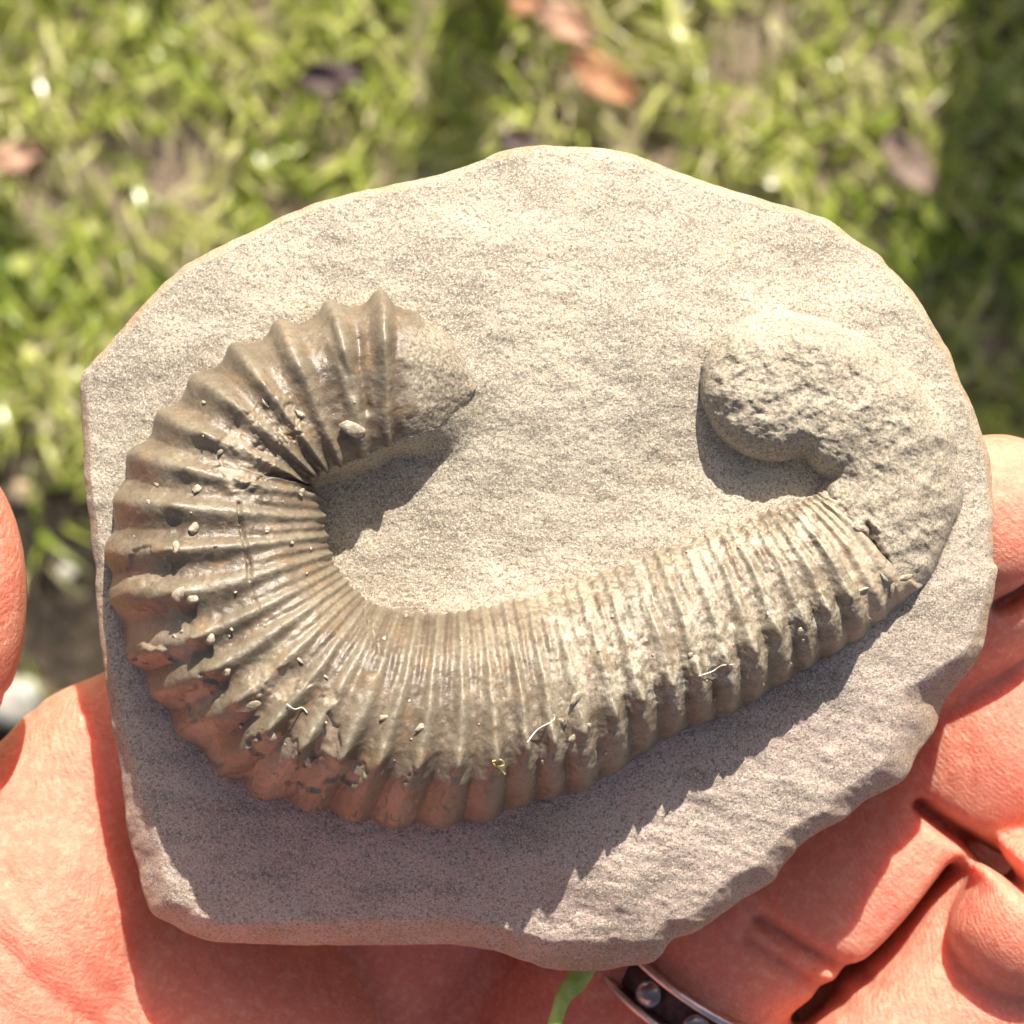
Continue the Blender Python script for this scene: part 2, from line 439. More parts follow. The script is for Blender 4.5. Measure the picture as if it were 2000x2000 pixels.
# stake and post standing past the top of the frame; only their shadows reach into view
def post(name, x, y, wx, wy, h, mat, label, cat):
    n = 9
    z = np.linspace(-0.05, h, n)
    r = []
    for zz in z:
        j = rng.normal(0, 0.02, 8) if n else 0
        e = 0.86
        ring = [(-1, -e), (-e, -1), (e, -1), (1, -e), (1, e), (e, 1), (-e, 1), (-1, e)]
        r.append([(x + a * wx / 2 * (1 + 0.3 * j[i]), y + b * wy / 2 * (1 + 0.3 * j[i]), zz) for i, (a, b) in enumerate(ring)])
    v = np.array(r)
    f = grid_faces(n, 8, wrap_v=True)
    top = (n - 1) * 8
    tri = np.concatenate([f[:, [0, 1, 2]], f[:, [0, 2, 3]], np.array([[top, top + i, top + i + 1] for i in range(1, 7)])])
    return tag(mesh_np(name, v.reshape(-1, 3), tri, mat, smooth=False), label, cat)
M_WOOD = mat_simple('weathered_wood', (0.13, 0.09, 0.06), (0.27, 0.21, 0.15), 60, 0.8, 0.002)
sx_, sy_, _ = G(918, 100)
ydist = 0.62
post('garden_stake', sx_ + (ydist - sy_) * 0.17, ydist, 0.026, 0.022, 0.62, M_WOOD, 'thin wooden stake whose narrow shadow crosses the grass', 'stake')
sx_, sy_, _ = G(1880, 200)
post('fence_post', sx_ + (ydist - sy_) * 0.17 + 0.09, ydist, 0.18, 0.14, 1.6, M_WOOD, 'broad wooden post whose dark shadow covers the right edge', 'post')

# fallen leaves
def leaf(px, py, L, Wd, ang, h, mat, label):
    n, m = 13, 7
    t = np.linspace(0, 1, n); s = np.linspace(-1, 1, m)
    T, S = np.meshgrid(t, s, indexing='ij')
    wdt = (Wd * 0.5 * np.sin(np.pi * T ** 0.85) ** 0.8 + 0.0004) * (1 + 0.7 * noise3(np.stack([T * 5 + px, np.sign(S) * 3.0 + py * 0.1, T * 0], -1)))
    X = (T - 0.5) * L; Y = S * wdt
    Z = 0.10 * L * (np.abs(S) ** 1.5) * np.sin(np.pi * T) + 0.12 * L * (T - 0.5) ** 2 * 2 + 0.05 * L * np.sin(T * 8 + S * 3 + px)
    ca, sa = math.cos(ang), math.sin(ang)
    gx_, gy_, _ = G(px, py, h)
    v = np.stack([gx_ + X * ca - Y * sa, gy_ + X * sa + Y * ca, h + Z], -1)
    o = mesh_np('fallen_leaf', v.reshape(-1, 3), grid_faces(n, m), mat)
    md = o.modifiers.new('thick', 'SOLIDIFY'); md.thickness = 0.0004
    return tag(o, label, 'leaf', 'dead leaves lying in the grass')
M_LEAFT = mat_simple('dry_leaf_tan', (0.42, 0.22, 0.13), (0.60, 0.38, 0.26), 120, 0.6, 0.001, 0.25)
M_LEAFO = mat_simple('dry_leaf_rust', (0.40, 0.17, 0.07), (0.55, 0.30, 0.16), 120, 0.6, 0.001, 0.25)
M_LEAFD = mat_simple('dry_leaf_dark', (0.035, 0.016, 0.016), (0.07, 0.035, 0.03), 120, 0.6, 0.001)
M_LEAFG = mat_simple('dry_leaf_grey', (0.20, 0.13, 0.10), (0.33, 0.24, 0.19), 120, 0.7, 0.001, 0.15)
leaf(1105, 45, 0.030, 0.015, math.radians(-32), 0.026, M_LEAFT, 'pinkish tan dead leaf near the top edge of the picture')
leaf(1180, 155, 0.036, 0.015, math.radians(-38), 0.024, M_LEAFO, 'rusty tan dead leaf above the slab below the pinkish one')
leaf(650, 150, 0.030, 0.012, math.radians(4), 0.026, M_LEAFD, 'dark maroon dead leaf in grass left of the narrow shadow')
leaf(1775, 320, 0.032, 0.016, math.radians(-52), 0.022, M_LEAFG, 'grey brown dead leaf close to the broad shadow at right')
leaf(1012, 276, 0.018, 0.010, math.radians(10), 0.026, M_LEAFD, 'small dark leaf just above the top of the slab')
leaf(1030, 4, 0.018, 0.010, math.radians(20), 0.026, M_LEAFO, 'small orange leaf cut by the top edge of the picture')
leaf(30, 305, 0.024, 0.012, math.radians(12), 0.024, M_LEAFT, 'tan dead leaf in the grass at the left edge')

def ico(sub):
    import bmesh
    bm = bmesh.new(); bmesh.ops.create_icosphere(bm, subdivisions=sub, radius=1.0)
    v = np.array([x.co[:] for x in bm.verts]); f = np.array([[q.index for q in p.verts] for p in bm.faces]); bm.free()
    return v, f
ICO1, ICO2, ICO3 = ico(1), ico(2), ico(3)
def stone(px, py, r, mat, label):
    v, f = ICO3
    k = 1 + 0.35 * noise3(v * 1.3 + rng.uniform(0, 50, 3)) + 0.12 * noise3(v * 4 + 7)
    v = v * k[:, None] * np.array([1.25, 0.95, 0.6]) * r
    gx_, gy_, _ = G(px, py, 0.004)
    return tag(mesh_np('pebble', v + np.array([gx_, gy_, r * 0.35]), f, mat), label, 'pebble', 'pebbles on the bare soil')
M_PEB = mat_simple('pebble', (0.24, 0.22, 0.19), (0.46, 0.43, 0.39), 160, 0.7, 0.001)
M_PEB2 = mat_simple('pebble_brown', (0.22, 0.15, 0.09), (0.42, 0.31, 0.2), 160, 0.7, 0.001)
stone(25, 1370, 0.012, M_PEB, 'pale grey pebble between thumb and palm at left edge')
stone(128, 1118, 0.0035, M_PEB, 'small whitish pebble on dark soil left of the slab')
stone(40, 965, 0.006, M_PEB2, 'brown pebble on bare soil near the left edge')
stone(112, 930, 0.0045, M_PEB2, 'small brown pebble on soil beside the slab')

# ------------------------------------------------------------------ slab: rock matrix
OUT = [(160, 740), (178, 712), (212, 678), (271, 611), (342, 538), (435, 481), (559, 422), (663, 385), (787, 360), (880, 336), (942, 314),
       (1009, 292), (1060, 285), (1097, 287), (1180, 294), (1263, 313), (1346, 347), (1449, 381), (1553, 409), (1615, 433), (1672, 471),
       (1724, 507), (1770, 564), (1812, 621), (1848, 683), (1874, 745), (1900, 807), (1920, 859), (1934, 911), (1938, 994), (1936, 1087), (1946, 1118),
       (1931, 1190), (1921, 1250), (1904, 1291), (1866, 1337), (1835, 1378), (1821, 1432), (1790, 1469), (1775, 1506), (1751, 1531),
       (1689, 1564), (1651, 1593), (1585, 1631), (1552, 1664), (1523, 1693), (1502, 1722), (1448, 1755), (1415, 1780), (1357, 1817), (1312, 1833),
       (1288, 1862), (1262, 1880), (1200, 1889), (1113, 1894), (1060, 1887), (1019, 1872), (932, 1848), (833, 1841), (709, 1844), (585, 1842),
       (460, 1840), (400, 1830), (345, 1808), (303, 1786), (284, 1748), (268, 1680), (249, 1605), (237, 1512), (228, 1450), (211, 1344), (196, 1219),
       (186, 1100), (177, 1014), (168, 900), (163, 810)]
CTRL = np.array([(1000, 900, -8), (1100, 1050, -14), (850, 1130, -20), (690, 1020, -34), (1000, 600, 12), (1000, 330, -45), (500, 480, -35), (250, 700, -50),
        (190, 950, -70), (205, 1250, -95), (270, 1600, -115), (400, 1780, -120), (700, 1680, -75), (700, 1830, -120), (1000, 1700, -60), (1100, 1850, -110),
        (1300, 1600, -45), (1500, 1500, -50), (1650, 1400, -55), (1800, 1350, -75), (1890, 1180, -75), (1910, 950, -70), (1750, 600, -45),
        (1600, 480, -55), (1400, 400, -55), (1400, 700, 2), (1300, 950, -6), (1300, 600, 6), (700, 500, 8), (450, 1580, -85), (1750, 1250, -40)], float)
def tps_fit(c):
    X = c[:, :2] / 1000; n = len(X)
    r = np.linalg.norm(X[:, None] - X[None], axis=2)
    K = np.where(r > 0, r * r * np.log(r + 1e-12), 0) + np.eye(n) * 1e-3
    Pm = np.concatenate([np.ones((n, 1)), X], 1)
    A = np.block([[K, Pm], [Pm.T, np.zeros((3, 3))]])
    return np.linalg.solve(A, np.concatenate([c[:, 2], np.zeros(3)])), X
TW, TX = tps_fit(CTRL)
def tps(x, y):
    q = np.stack([np.ravel(x), np.ravel(y)], -1) / 1000
    out = TW[-3] + q @ TW[-2:]
    for i in range(len(TX)):
        r = np.linalg.norm(q - TX[i], axis=1)
        out = out + TW[i] * r * r * np.log(r + 1e-12)
    return out.reshape(np.shape(x))

CRES = [(1386, 674), (1372, 736), (1382, 814), (1432, 861), (1498, 896), (1561, 896), (1607, 907), (1617, 942)]
CUT = [(1617, 942), (1600, 985), (1690, 1085), (1790, 1152)]
COIL_OUT = [(1790, 1152), (1806, 1140), (1858, 1085), (1874, 1028), (1879, 958), (1856, 880), (1806, 764), (1776, 717), (1696, 659), (1599, 622), (1522, 610), (1464, 626), (1386, 674)]
COIL = CRES + CUT[1:-1] + COIL_OUT[:-1]
MOUND = [(610, 930), (669, 912), (718, 896), (757, 872), (810, 858), (860, 836), (898, 800), (924, 744), (900, 700), (850, 680), (790, 690), (740, 720), (650, 780), (600, 830), (580, 880)]
def circ(t):
    t = np.clip(t, 0, 1); return np.sqrt(1 - (1 - t) ** 2)
def rock_z(x, y, detail=True):
    z = tps(x, y)
    if detail:
        z = z + 11 * fbm(x, y, 260, 3, 1.0) + 5 * fbm(x, y, 70, 3, 2.0)
        # faint bedding streaks
        z = z + 1.6 * fbm(x * 0.35 + y * 0.1, y - 0.25 * x, 42, 3, 6.0) * (1 + 2.6 * sstep(1300, 1550, y) * sstep(900, 1200, x))
        z = z + 2.0 * fbm(x, y, 18, 3, 3.0, 0.62)
        z = z + 5 * np.abs(fbm(x, y, 190, 3, 8.0))
    # coil end still sheathed in rock: a round knob and the arm that leads to it
    kr = np.hypot((x - 1515) / 148, (y - 754) / 147)
    if detail: kr = kr + 0.035 * fbm(x, y, 60, 3, 77.0)
    knob = 104 * np.clip(1 - np.clip(kr, 0, 1) ** 2.6, 0, 1) ** 0.55
    cut = sstep(8, 75, (x - 1540) * 0.72 - (y - 985) * 0.69 - 8 + (70 * fbm(x, y, 48, 3, 55.0) if detail else 0))
    arm = np.zeros_like(z)
    ARM = [(1575, 690, 72), (1650, 722, 74), (1728, 790, 80), (1768, 872, 100), (1756, 955, 126), (1700, 1050, 140)]
    for (x0, y0, w0), (x1, y1, w1) in zip(ARM[:-1], ARM[1:]):
        dx, dy = x1 - x0, y1 - y0
        t = np.clip(((x - x0) * dx + (y - y0) * dy) / (dx * dx + dy * dy), 0, 1)
        q = np.hypot(x - x0 - t * dx, y - y0 - t * dy) / (w0 + t * (w1 - w0))
        arm = np.maximum(arm, 88 * np.clip(1 - np.clip(q, 0, 1) ** 2.3, 0, 1) ** 0.6)
    arm = arm * cut
    fr = np.hypot((x - 1650) / 95, (y - 822) / 120)
    fill = 92 * np.clip(1 - np.clip(fr, 0, 1) ** 2.2, 0, 1) ** 0.6
    coil = (knob ** 4 + arm ** 4 + fill ** 4) ** 0.25
    coil = np.minimum(coil, 96 + 0.25 * (coil - 96))
    if detail:
        on = sstep(5, 50, coil)
        coil = coil + on * (2.6 * fbm(x * 0.4 + y * 0.9, y * 2.2 + x * 0.8, 60, 3, 12.0) + 9 * fbm(x, y, 46, 4, 14.0, 0.6) - 6 * sstep(0.05, 0.3, np.abs(fbm(x, y, 80, 2, 24.0))) )
    z = z + coil
    far = np.hypot(x - 1440, y - 800)
    z = z - 20 * np.exp(-(np.hypot((x - 1430), (y - 880)) / 130) ** 2) * (1 - sstep(0, 40, coil))
    # hooked end of the shell runs into a rock mound with a steep cut face
    dm = dist_poly(x, y, MOUND, True); im = inside_poly(x, y, MOUND)
    sdm = np.where(im, dm, -dm)
    wd = 26 + 40 * sstep(760, 900, x)
    Hm = 92 - 66 * sstep(770, 940, x + 0.25 * (800 - y))
    m = Hm * sstep(-1, 0.25, sdm / wd)
    m = m * np.where(y < 760, sstep(0, 1, 1 - (760 - y) / 190), 1)
    z = z + m
    return z

def build_slab(parent):
    NA = 1500; NR = 330
    C = np.array([1010.0, 1080.0])
    o = catmull(OUT, 4000, True)
    th = np.arctan2(o[:, 1] - C[1], o[:, 0] - C[0])
    rr = np.hypot(o[:, 0] - C[0], o[:, 1] - C[1])
    idx = np.argsort(th); tg = np.linspace(-np.pi, np.pi, NA, endpoint=False)
    R = np.interp(tg, th[idx], rr[idx], period=2 * np.pi)
    ex, ey = C[0] + np.cos(tg) * R, C[1] + np.sin(tg) * R
    R = R + 6.0 * fbm(ex, ey, 70, 3, 21.0, 0.45)
    ex, ey = C[0] + np.cos(tg) * R, C[1] + np.sin(tg) * R
    # bevel width and drop around the rim
    def bump_at(px, py, s): return np.exp(-((ex - px) ** 2 + (ey - py) ** 2) / s ** 2)
    Bw = 12 + 55 * bump_at(1850, 1380, 110) + 34 * bump_at(1740, 1540, 130) + 30 * bump_at(1500, 1730, 180) + 45 * bump_at(1130, 1880, 200) + 42 * bump_at(650, 1840, 300) + 34 * bump_at(280, 1740, 120) + 22 * bump_at(240, 1560, 140)
    Bw = Bw * (1 + 0.35 * fbm(ex, ey, 120, 2, 25.0))
    Dr = 16 + 1.0 * (Bw - 12)
    rho = (np.arange(1, NR + 1) / NR) ** 0.8
    RR = rho[:, None] * R[None]
    X = C[0] + np.cos(tg)[None] * RR; Y = C[1] + np.sin(tg)[None] * RR
    Z = rock_z(X, Y)
    e = R[None] - RR                       # distance in from the rim
    bev = np.clip(1 - e / Bw[None], 0, 1)
    rim = np.clip(1 - e / (Bw[None] * 1.1 + 6), 0, 1)
    Z = Z - Dr[None] * bev ** 1.35 + bev * 7 * fbm(X, Y, 48, 4, 41.0, 0.5)
    rows = [np.stack([X, Y, Z], -1)]
    mo = sstep(6, 22, np.maximum(0, 1 - np.hypot((X - 1515) / 148, (Y - 754) / 147)) * 148 + 40 * inside_poly(X, Y, COIL) * sstep(2, 14, dist_poly(X, Y, COIL_OUT)))
    zl = Z[-1]
    rimrows = [rim]
    prev = zl
    # rim, broken side, back
    for fr, dz in ((1.003, 8), (1.003, 22), (0.999, 45), (0.990, 75), (0.972, 110), (0.950, 150), (0.92, 195), (0.87, 240), (0.80, 270), (0.6, 300), (0.3, 300), (0.02, 300)):
        r_ = R * fr
        x_ = C[0] + np.cos(tg) * r_; y_ = C[1] + np.sin(tg) * r_
        amp = 2 if dz < 30 else 7
        j = amp * fbm(x_, y_ + dz * 2.0, 70, 3, 50.0) * (0 if fr < 0.05 else 1)
        x_ = x_ + np.cos(tg) * j * (fr > .5); y_ = y_ + np.sin(tg) * j * (fr > .5)
        z_ = np.maximum(zl - dz, -385 + 40 * fr) if fr > 0.5 else np.full(NA, -385.0 + 40 * fr)
        rows.append(np.stack([x_, y_, z_ + j * 0.5], -1)[None]); rimrows.append(np.ones((1, NA)))
    A = np.concatenate(rows); rim = np.concatenate(rimrows)
    v = P(A[..., 0], A[..., 1], A[..., 2]).reshape(-1, 3)
    f = grid_faces(A.shape[0], NA, wrap_v=True)
    c = P(C[0], C[1], rock_z(np.array([C[0]]), np.array([C[1]]))[0])
    cb = P(C[0], C[1], -386.0)
    n0 = len(v); v = np.concatenate([v, c[None], cb[None]])
    i = np.arange(NA)
    capA = np.stack([np.full(NA, n0), i, (i + 1) % NA], -1)
    last = (A.shape[0] - 1) * NA
    capB = np.stack([np.full(NA, n0 + 1), last + (i + 1) % NA, last + i], -1)
    tri = np.concatenate([f[:, [0, 1, 2]], f[:, [0, 2, 3]], capA, capB])
    tri = tri[:, ::-1]
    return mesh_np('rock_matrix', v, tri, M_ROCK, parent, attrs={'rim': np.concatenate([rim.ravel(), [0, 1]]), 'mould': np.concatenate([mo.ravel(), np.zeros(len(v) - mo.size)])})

fossil = bpy.data.objects.new('ammonite_fossil', None); COL.objects.link(fossil)
tag(fossil, 'brown ribbed hook-shaped ammonite fossil in a pale grey stone slab held in hand', 'fossil')
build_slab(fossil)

# ------------------------------------------------------------------ the shell: ribs sit at whole numbers of k
IN = [(914, 790), (846, 846), (795, 856), (757, 868), (712, 890), (668, 908), (640, 918), (622, 928), (610, 942), (622, 975), (632, 1012), (637, 1048), (645, 1083), (659, 1112), (678, 1138), (699, 1159), (722, 1176),
      (750, 1188), (783, 1195), (820, 1198), (860, 1198), (900, 1195), (942, 1189), (985, 1180), (1030, 1168), (1078, 1155), (1130, 1137), (1182, 1117), (1235, 1097),
      (1285, 1079), (1335, 1060), (1382, 1043), (1426, 1027), (1468, 1012), (1505, 998), (1538, 985), (1565, 974), (1588, 965), (1607, 957), (1624, 951), (1638, 947)]
OT = [(932, 748), (890, 668), (822, 618), (745, 590), (650, 610), (548, 645), (464, 690), (385, 744), (319, 820), (262, 895), (235, 977), (218, 1075), (228, 1165), (262, 1272), (306, 1348), (362, 1428), (432, 1496),
      (508, 1543), (600, 1570), (682, 1590), (766, 1606), (862, 1605), (945, 1598), (1020, 1570), (1080, 1555), (1142, 1540), (1207, 1502), (1263, 1465), (1320, 1432),
      (1374, 1412), (1427, 1392), (1480, 1363), (1532, 1330), (1580, 1300), (1630, 1275), (1680, 1245), (1727, 1207), (1766, 1172), (1802, 1142), (1836, 1106), (1858, 1080)]
IN = np.array(IN, float); OT = np.array(OT, float)
KN = len(IN)                                       # first entry is k = -3
HK = np.array([(-3, -10), (-2.5, 70), (-2, 100), (-1, 122), (0, 132), (2, 142), (4, 152), (6, 174), (8, 205), (10, 228), (13, 240), (16, 240), (19, 226), (22, 196), (25, 168), (28, 142), (31, 116), (33, 102), (35, 78), (35.6, 40), (36, -20), (37, -120)], float)

def build_shell(parent):
    PER = 32; NU = (KN - 1) * PER + 1; NV = 210
    k = np.linspace(-3, KN - 4, NU)
    I = catmull(IN, NU); O = catmull(OT, NU)
    # even out spline parameter: catmull is already uniform in station index
    ph = np.linspace(0.0, 1.0, NV) * np.pi
    lat = 0.5 - 0.5 * np.sign(np.cos(ph)) * np.abs(np.cos(ph)) ** 0.86
    ht = np.abs(np.sin(ph)) ** 0.70
    t = np.linspace(0, 1, NV)
    K, T = np.meshgrid(k, t, indexing='ij')
    LAT = np.broadcast_to(lat, K.shape); HT = np.broadcast_to(ht, K.shape)
    # ribs bow gently forward across the flank
    bow = 0.9 * np.sin(np.pi * LAT) * np.interp(k, [-1, 4, 10, 18, 24, 32, 37], [0, 0.1, -0.55, -0.7, -0.4, -1.0, -0.7])[:, None]
    X = I[:, None, 0] * (1 - LAT) + O[:, None, 0] * LAT
    Y = I[:, None, 1] * (1 - LAT) + O[:, None, 1] * LAT
    dv = I - O; dv /= np.linalg.norm(dv, axis=1)[:, None]
    O = O + dv * np.interp(k, [-3, 0, 2, 14, 20, 31, 33, 37], [0, 8, 22, 22, 14, 12, 26, 26])[:, None]
    zI = rock_z(I[:, 0], I[:, 1], False); zO = rock_z(O[:, 0], O[:, 1], False)
    zI = np.where(k < 6.2, np.minimum(zI, 66), zI)
    zI = zI - 12; zO = zO - 22
    H = np.interp(k, HK[:, 0], HK[:, 1])
    H = np.convolve(np.pad(H, 40, 'edge'), np.ones(81) / 81, 'valid')
    ZB = zI[:, None] * (1 - LAT) + zO[:, None] * LAT
    # the highest line lies outside the middle: keeled shoulder
    skew = np.interp(LAT, [0, 0.06, 0.22, 0.45, 0.66, 0.80, 0.92, 1], [0, 0.40, 0.74, 0.95, 1.0, 0.86, 0.52, 0])
    sk = np.interp(k, [0, 8, 18, 24], [0.70, 0.72, 0.70, 0.5])[:, None]
    skew = sk * HT + (1 - sk) * skew
    Z = ZB + (H[:, None] - ZB) * skew
    # last plate is broken off: the core behind it lies lower
    jag = 0.35 * fbm(K * 30, T * 260, 40, 3, 60.0)
    drop = sstep(32.55, 32.75, K + bow * 0 + jag) * sstep(0.0, 0.10, LAT)
    Z = Z - 26 * drop * skew
    def normals(X, Y, Z):
        A = np.stack([X, -Y, Z], -1)
        du = np.gradient(A, axis=0); dv = np.gradient(A, axis=1)
        n = np.cross(dv, du); n /= np.linalg.norm(n, axis=2)[..., None] + 1e-9
        return np.where(n[..., 2:3] < 0, n, n) * np.sign(np.nanmean(n[..., 2]))
    N = normals(X, Y, Z)
    # ---- ribs
    kw = K + 0.11 * fbm(K * 40, T * 300, 90, 2, 70.0) + bow * 0.55
    c = 0.5 + 0.5 * np.cos(2 * np.pi * kw)
    sharp = np.interp(k, [0, 8, 14, 20, 30], [1.8, 1.35, 1.3, 1.4, 1.5])[:, None]
    broad = np.abs(np.cos(np.pi * kw)) ** 0.9
    bmix = np.maximum(sstep(0.62, 0.84, LAT) * sstep(1, 6, K) * np.interp(k, [0, 9, 15, 19, 24], [0.35, 0.5, 0.7, 0.9, 0.75])[:, None], 0.75 * sstep(19, 24, K) * sstep(0.35, 0.7, LAT)) * (1 - sstep(32.4, 32.8, K))
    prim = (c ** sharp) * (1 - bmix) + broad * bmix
    sec = (0.5 + 0.5 * np.cos(2 * np.pi * (kw + 0.5))) ** 2.2
    fine = (0.5 + 0.5 * np.cos(4 * np.pi * kw + 0.6)) ** 1.5
    A_out = np.interp(k, [-1, 0, 2, 6, 8, 11, 16, 20, 24, 28, 32, 33, 36], [3, 30, 28, 22, 22, 22, 22, 21, 20, 20, 18, 9, 8])[:, None]
    A_in = np.interp(k, [-1, 0, 6, 8, 14, 20, 26, 32, 33, 36], [2, 12, 13, 13, 12, 10, 9, 9, 14, 14])[:, None]
    env = A_in + (A_out - A_in) * sstep(np.interp(k, [0, 16, 22], [0.18, 0.2, 0.22])[:, None], np.interp(k, [0, 16, 22], [0.80, 0.78, 0.74])[:, None], LAT)
    fade = sstep(0.015, np.where(K > 31, 0.24, 0.10), T) * (1 - np.interp(k, [0, 16, 22], [0.35, 0.4, 0.8])[:, None] * sstep(np.interp(k, [0, 16, 22], [0.90, 0.88, 0.74])[:, None], 1.0, T))
    j = (1 + 0.45 * fbm(K * 25, T * 200, 60, 2, 80.0))
    rib = prim * env * j
    rib = rib + sec * A_in * 0.8 * (1 - sstep(0.22, 0.52, LAT)) * (K > 5.5)
    rib = rib + fine * 2.2 * sstep(14, 18, K) * (1 - sstep(0.4, 0.7, LAT))
    # nodes on the shoulder
    tub = np.exp(-((LAT - 0.70) / 0.045) ** 2) * (c ** 4) * np.interp(k, [4, 6, 9, 20, 26, 32, 33], [6, 9, 14, 14, 15, 12, 0])[:, None]
    big15 = np.exp(-((K - 15) / 0.28) ** 2) * sstep(0.30, 0.36, LAT) * (1 - sstep(0.72, 0.80, LAT)) * 13
    disp = (rib + tub * (0.5 + j * 0.6) + big15) * fade
    # matrix at the end past the last ribs
    hj = 0.8 * fbm(X, Y, 60, 3, 61.0)
    mat = np.maximum(1 - sstep(-1.1, -0.4, K + 1.4 * hj), sstep(35.2, 35.8, K + jag))
    disp = disp * (1 - 0.9 * mat)
    # ---- flaked areas
    fl = fbm(X, Y, 85, 4, 90.0, 0.55)
    win1 = sstep(7.2, 9, K) * (1 - sstep(16, 19, K)) * sstep(0.66, 0.76, LAT) * (1 - sstep(0.985, 1.0, LAT))
    win2 = sstep(2.2, 3, K) * (1 - sstep(6.2, 7.0, K)) * sstep(0.22, 0.32, LAT) * (1 - sstep(0.55, 0.7, LAT))
    win3 = sstep(15, 19, K) * (1 - sstep(33, 35, K)) * sstep(0.80, 0.92, LAT)
    win4 = sstep(11, 13, K) * (1 - sstep(15, 16, K)) * sstep(0.40, 0.5, LAT) * (1 - sstep(0.7, 0.8, LAT))
    core0 = 0.75 * drop
    core = sstep(0.0, 0.075, fl + 0.03 * win1 - 0.30 * (1 - np.maximum.reduce([win1, win2, 0.6 * win4])) ) * np.maximum.reduce([win1, win2, win4])
    disp = disp * (1 - 0.25 * core) - 5 * core * (1 - 0.3 * win2)
    # ragged crumbs along the hook
    disp = disp + 9 * win2 * np.maximum(fbm(X, Y, 34, 4, 95.0, 0.6), -0.1)
    # cracks
    for cr, dp, wd in (([(467, 985), (465, 1008), (476, 1060), (484, 1110), (486, 1135)], 13, 3.2), ([(487, 1140), (498, 1180), (505, 1225)], 5, 3),
                   ([(560, 925), (520, 930), (470, 955)], 7, 3.5), ([(700, 1180), (730, 1250), (745, 1290)], 3, 3), ([(700, 660), (704, 730), (716, 800)], 10, 11), ([(648, 650), (672, 720), (690, 770)], 8, 9)):
        dd = dist_poly(X + 6 * fbm(X, Y, 40, 2, 97.), Y, cr)
        disp = disp - dp * np.exp(-(dd / wd) ** 2)
    # general unevenness
    dust = np.clip(sstep(17, 24, K + 2.5 * fbm(X, Y, 120, 2, 33.)) * (0.8 - 0.5 * sstep(0.72, 0.95, LAT)) * np.clip(0.75 + 1.3 * fbm(X, Y, 90, 2, 133.), 0.2, 1) * (1 - 0.6 * drop) + 0.7 * (1 - sstep(0.0, 0.035, LAT)), 0, 1)
    disp = disp + 4.0 * fbm(X, Y, 55, 3, 100.0) + (1.6 + 3.2 * dust) * fbm(X, Y, 15, 3, 101.0, 0.6) * sstep(0.0, 0.05, T)
    X = X + N[..., 0] * disp; Y = Y - N[..., 1] * disp; Z = Z + N[..., 2] * disp
    Z = Z - 90 * sstep(34.7, 35.5, K)
    NK = int(np.searchsorted(k, 35.55))
    X, Y, Z, N, dust, core, core0, win2, prim, mat = (q[:NK] for q in (X, Y, Z, N, dust, core, core0, win2, prim, mat))
    v = P(X, Y, Z).reshape(-1, 3)
    f = grid_faces(NK, NV)
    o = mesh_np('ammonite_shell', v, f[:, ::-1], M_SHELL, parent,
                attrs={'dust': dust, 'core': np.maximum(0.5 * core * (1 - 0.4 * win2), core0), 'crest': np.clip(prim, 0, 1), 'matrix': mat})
    return o, X, Y, Z, N
shell, SX, SY, SZ, SN = build_shell(fossil)

def on_shell(x, y):
    d = (SX - x) ** 2 + (SY - y) ** 2
    d = d - 0.15 * np.maximum(SZ, 0)
    i = np.unravel_index(np.argmin(d), d.shape)
    return SZ[i], SN[i]
def chip(x, y, L, Wd, ang, lift=0.35, label=None):
    z, nn = on_shell(x, y)
    import bmesh
    bm = bmesh.new()
    q = rng.normal(size=(15, 3)); q /= np.linalg.norm(q, axis=1)[:, None]; q *= rng.uniform(0.55, 1.1, 15)[:, None]
    for p_ in q * np.array([L * 0.52, Wd * 0.54, Wd * 0.42]): bm.verts.new(p_)
    res = bmesh.ops.convex_hull(bm, input=bm.verts)
    bmesh.ops.delete(bm, geom=[e for e in res['geom_interior'] if isinstance(e, bmesh.types.BMVert)], context='VERTS')
    bmesh.ops.bevel(bm, geom=list(bm.edges), offset=Wd * 0.05, segments=1, affect='EDGES')
    bmesh.ops.triangulate(bm, faces=list(bm.faces))
    bm.verts.index_update()
    v = np.array([x_.co[:] for x_ in bm.verts]); f = np.array([[z_.index for z_ in p_.verts] for p_ in bm.faces]); bm.free()
    ca, sa = math.cos(ang), math.sin(ang)
    vx = v[:, 0] * ca - v[:, 1] * sa; vy = v[:, 0] * sa + v[:, 1] * ca
    # lie along the local slope
    zz = v[:, 2] - (nn[0] * vx + nn[1] * vy) / max(nn[2], 0.45)
    w3 = P(x + vx, y - vy, z + zz + lift * Wd * 0.12)
    return mesh_np('calcite_chip', w3, f, M_CHIP, shell, smooth=False)
R_ = math.radians
for a in [(383, 955, 34, 22, 20), (378, 1030, 44, 26, 50), (345, 1068, 34, 20, 70), (352, 1160, 40, 28, 30), (376, 1170, 30, 24, 10), (410, 1246, 36, 32, 60), (441, 1312, 24, 22, 30),
          (482, 1378, 66, 26, 12), (526, 1436, 40, 22, 140), (600, 1487, 32, 22, 130), (752, 1403, 34, 18, 10), (822, 1421, 34, 16, 15), (586, 1288, 30, 10, 140), (636, 1322, 60, 10, 140),
          (1125, 1362, 40, 24, 55), (1099, 1410, 30, 26, 20), (1120, 1446, 28, 22, 70), (1566, 1232, 24, 22, 70), (692, 836, 70, 40, 172), (1150, 1420, 22, 16, 70), (1461, 1318, 20, 12, 80),
          (1690, 1150, 60, 12, 20), (1745, 1150, 46, 16, 80), (1765, 1128, 40, 14, 20), (1728, 1128, 30, 12, 130), (430, 880, 40, 14, 30), (545, 850, 50, 16, 150), (590, 812, 40, 14, 145), (520, 790, 40, 12, 120)]:
    chip(a[0], a[1], a[2], a[3], R_(a[4]))
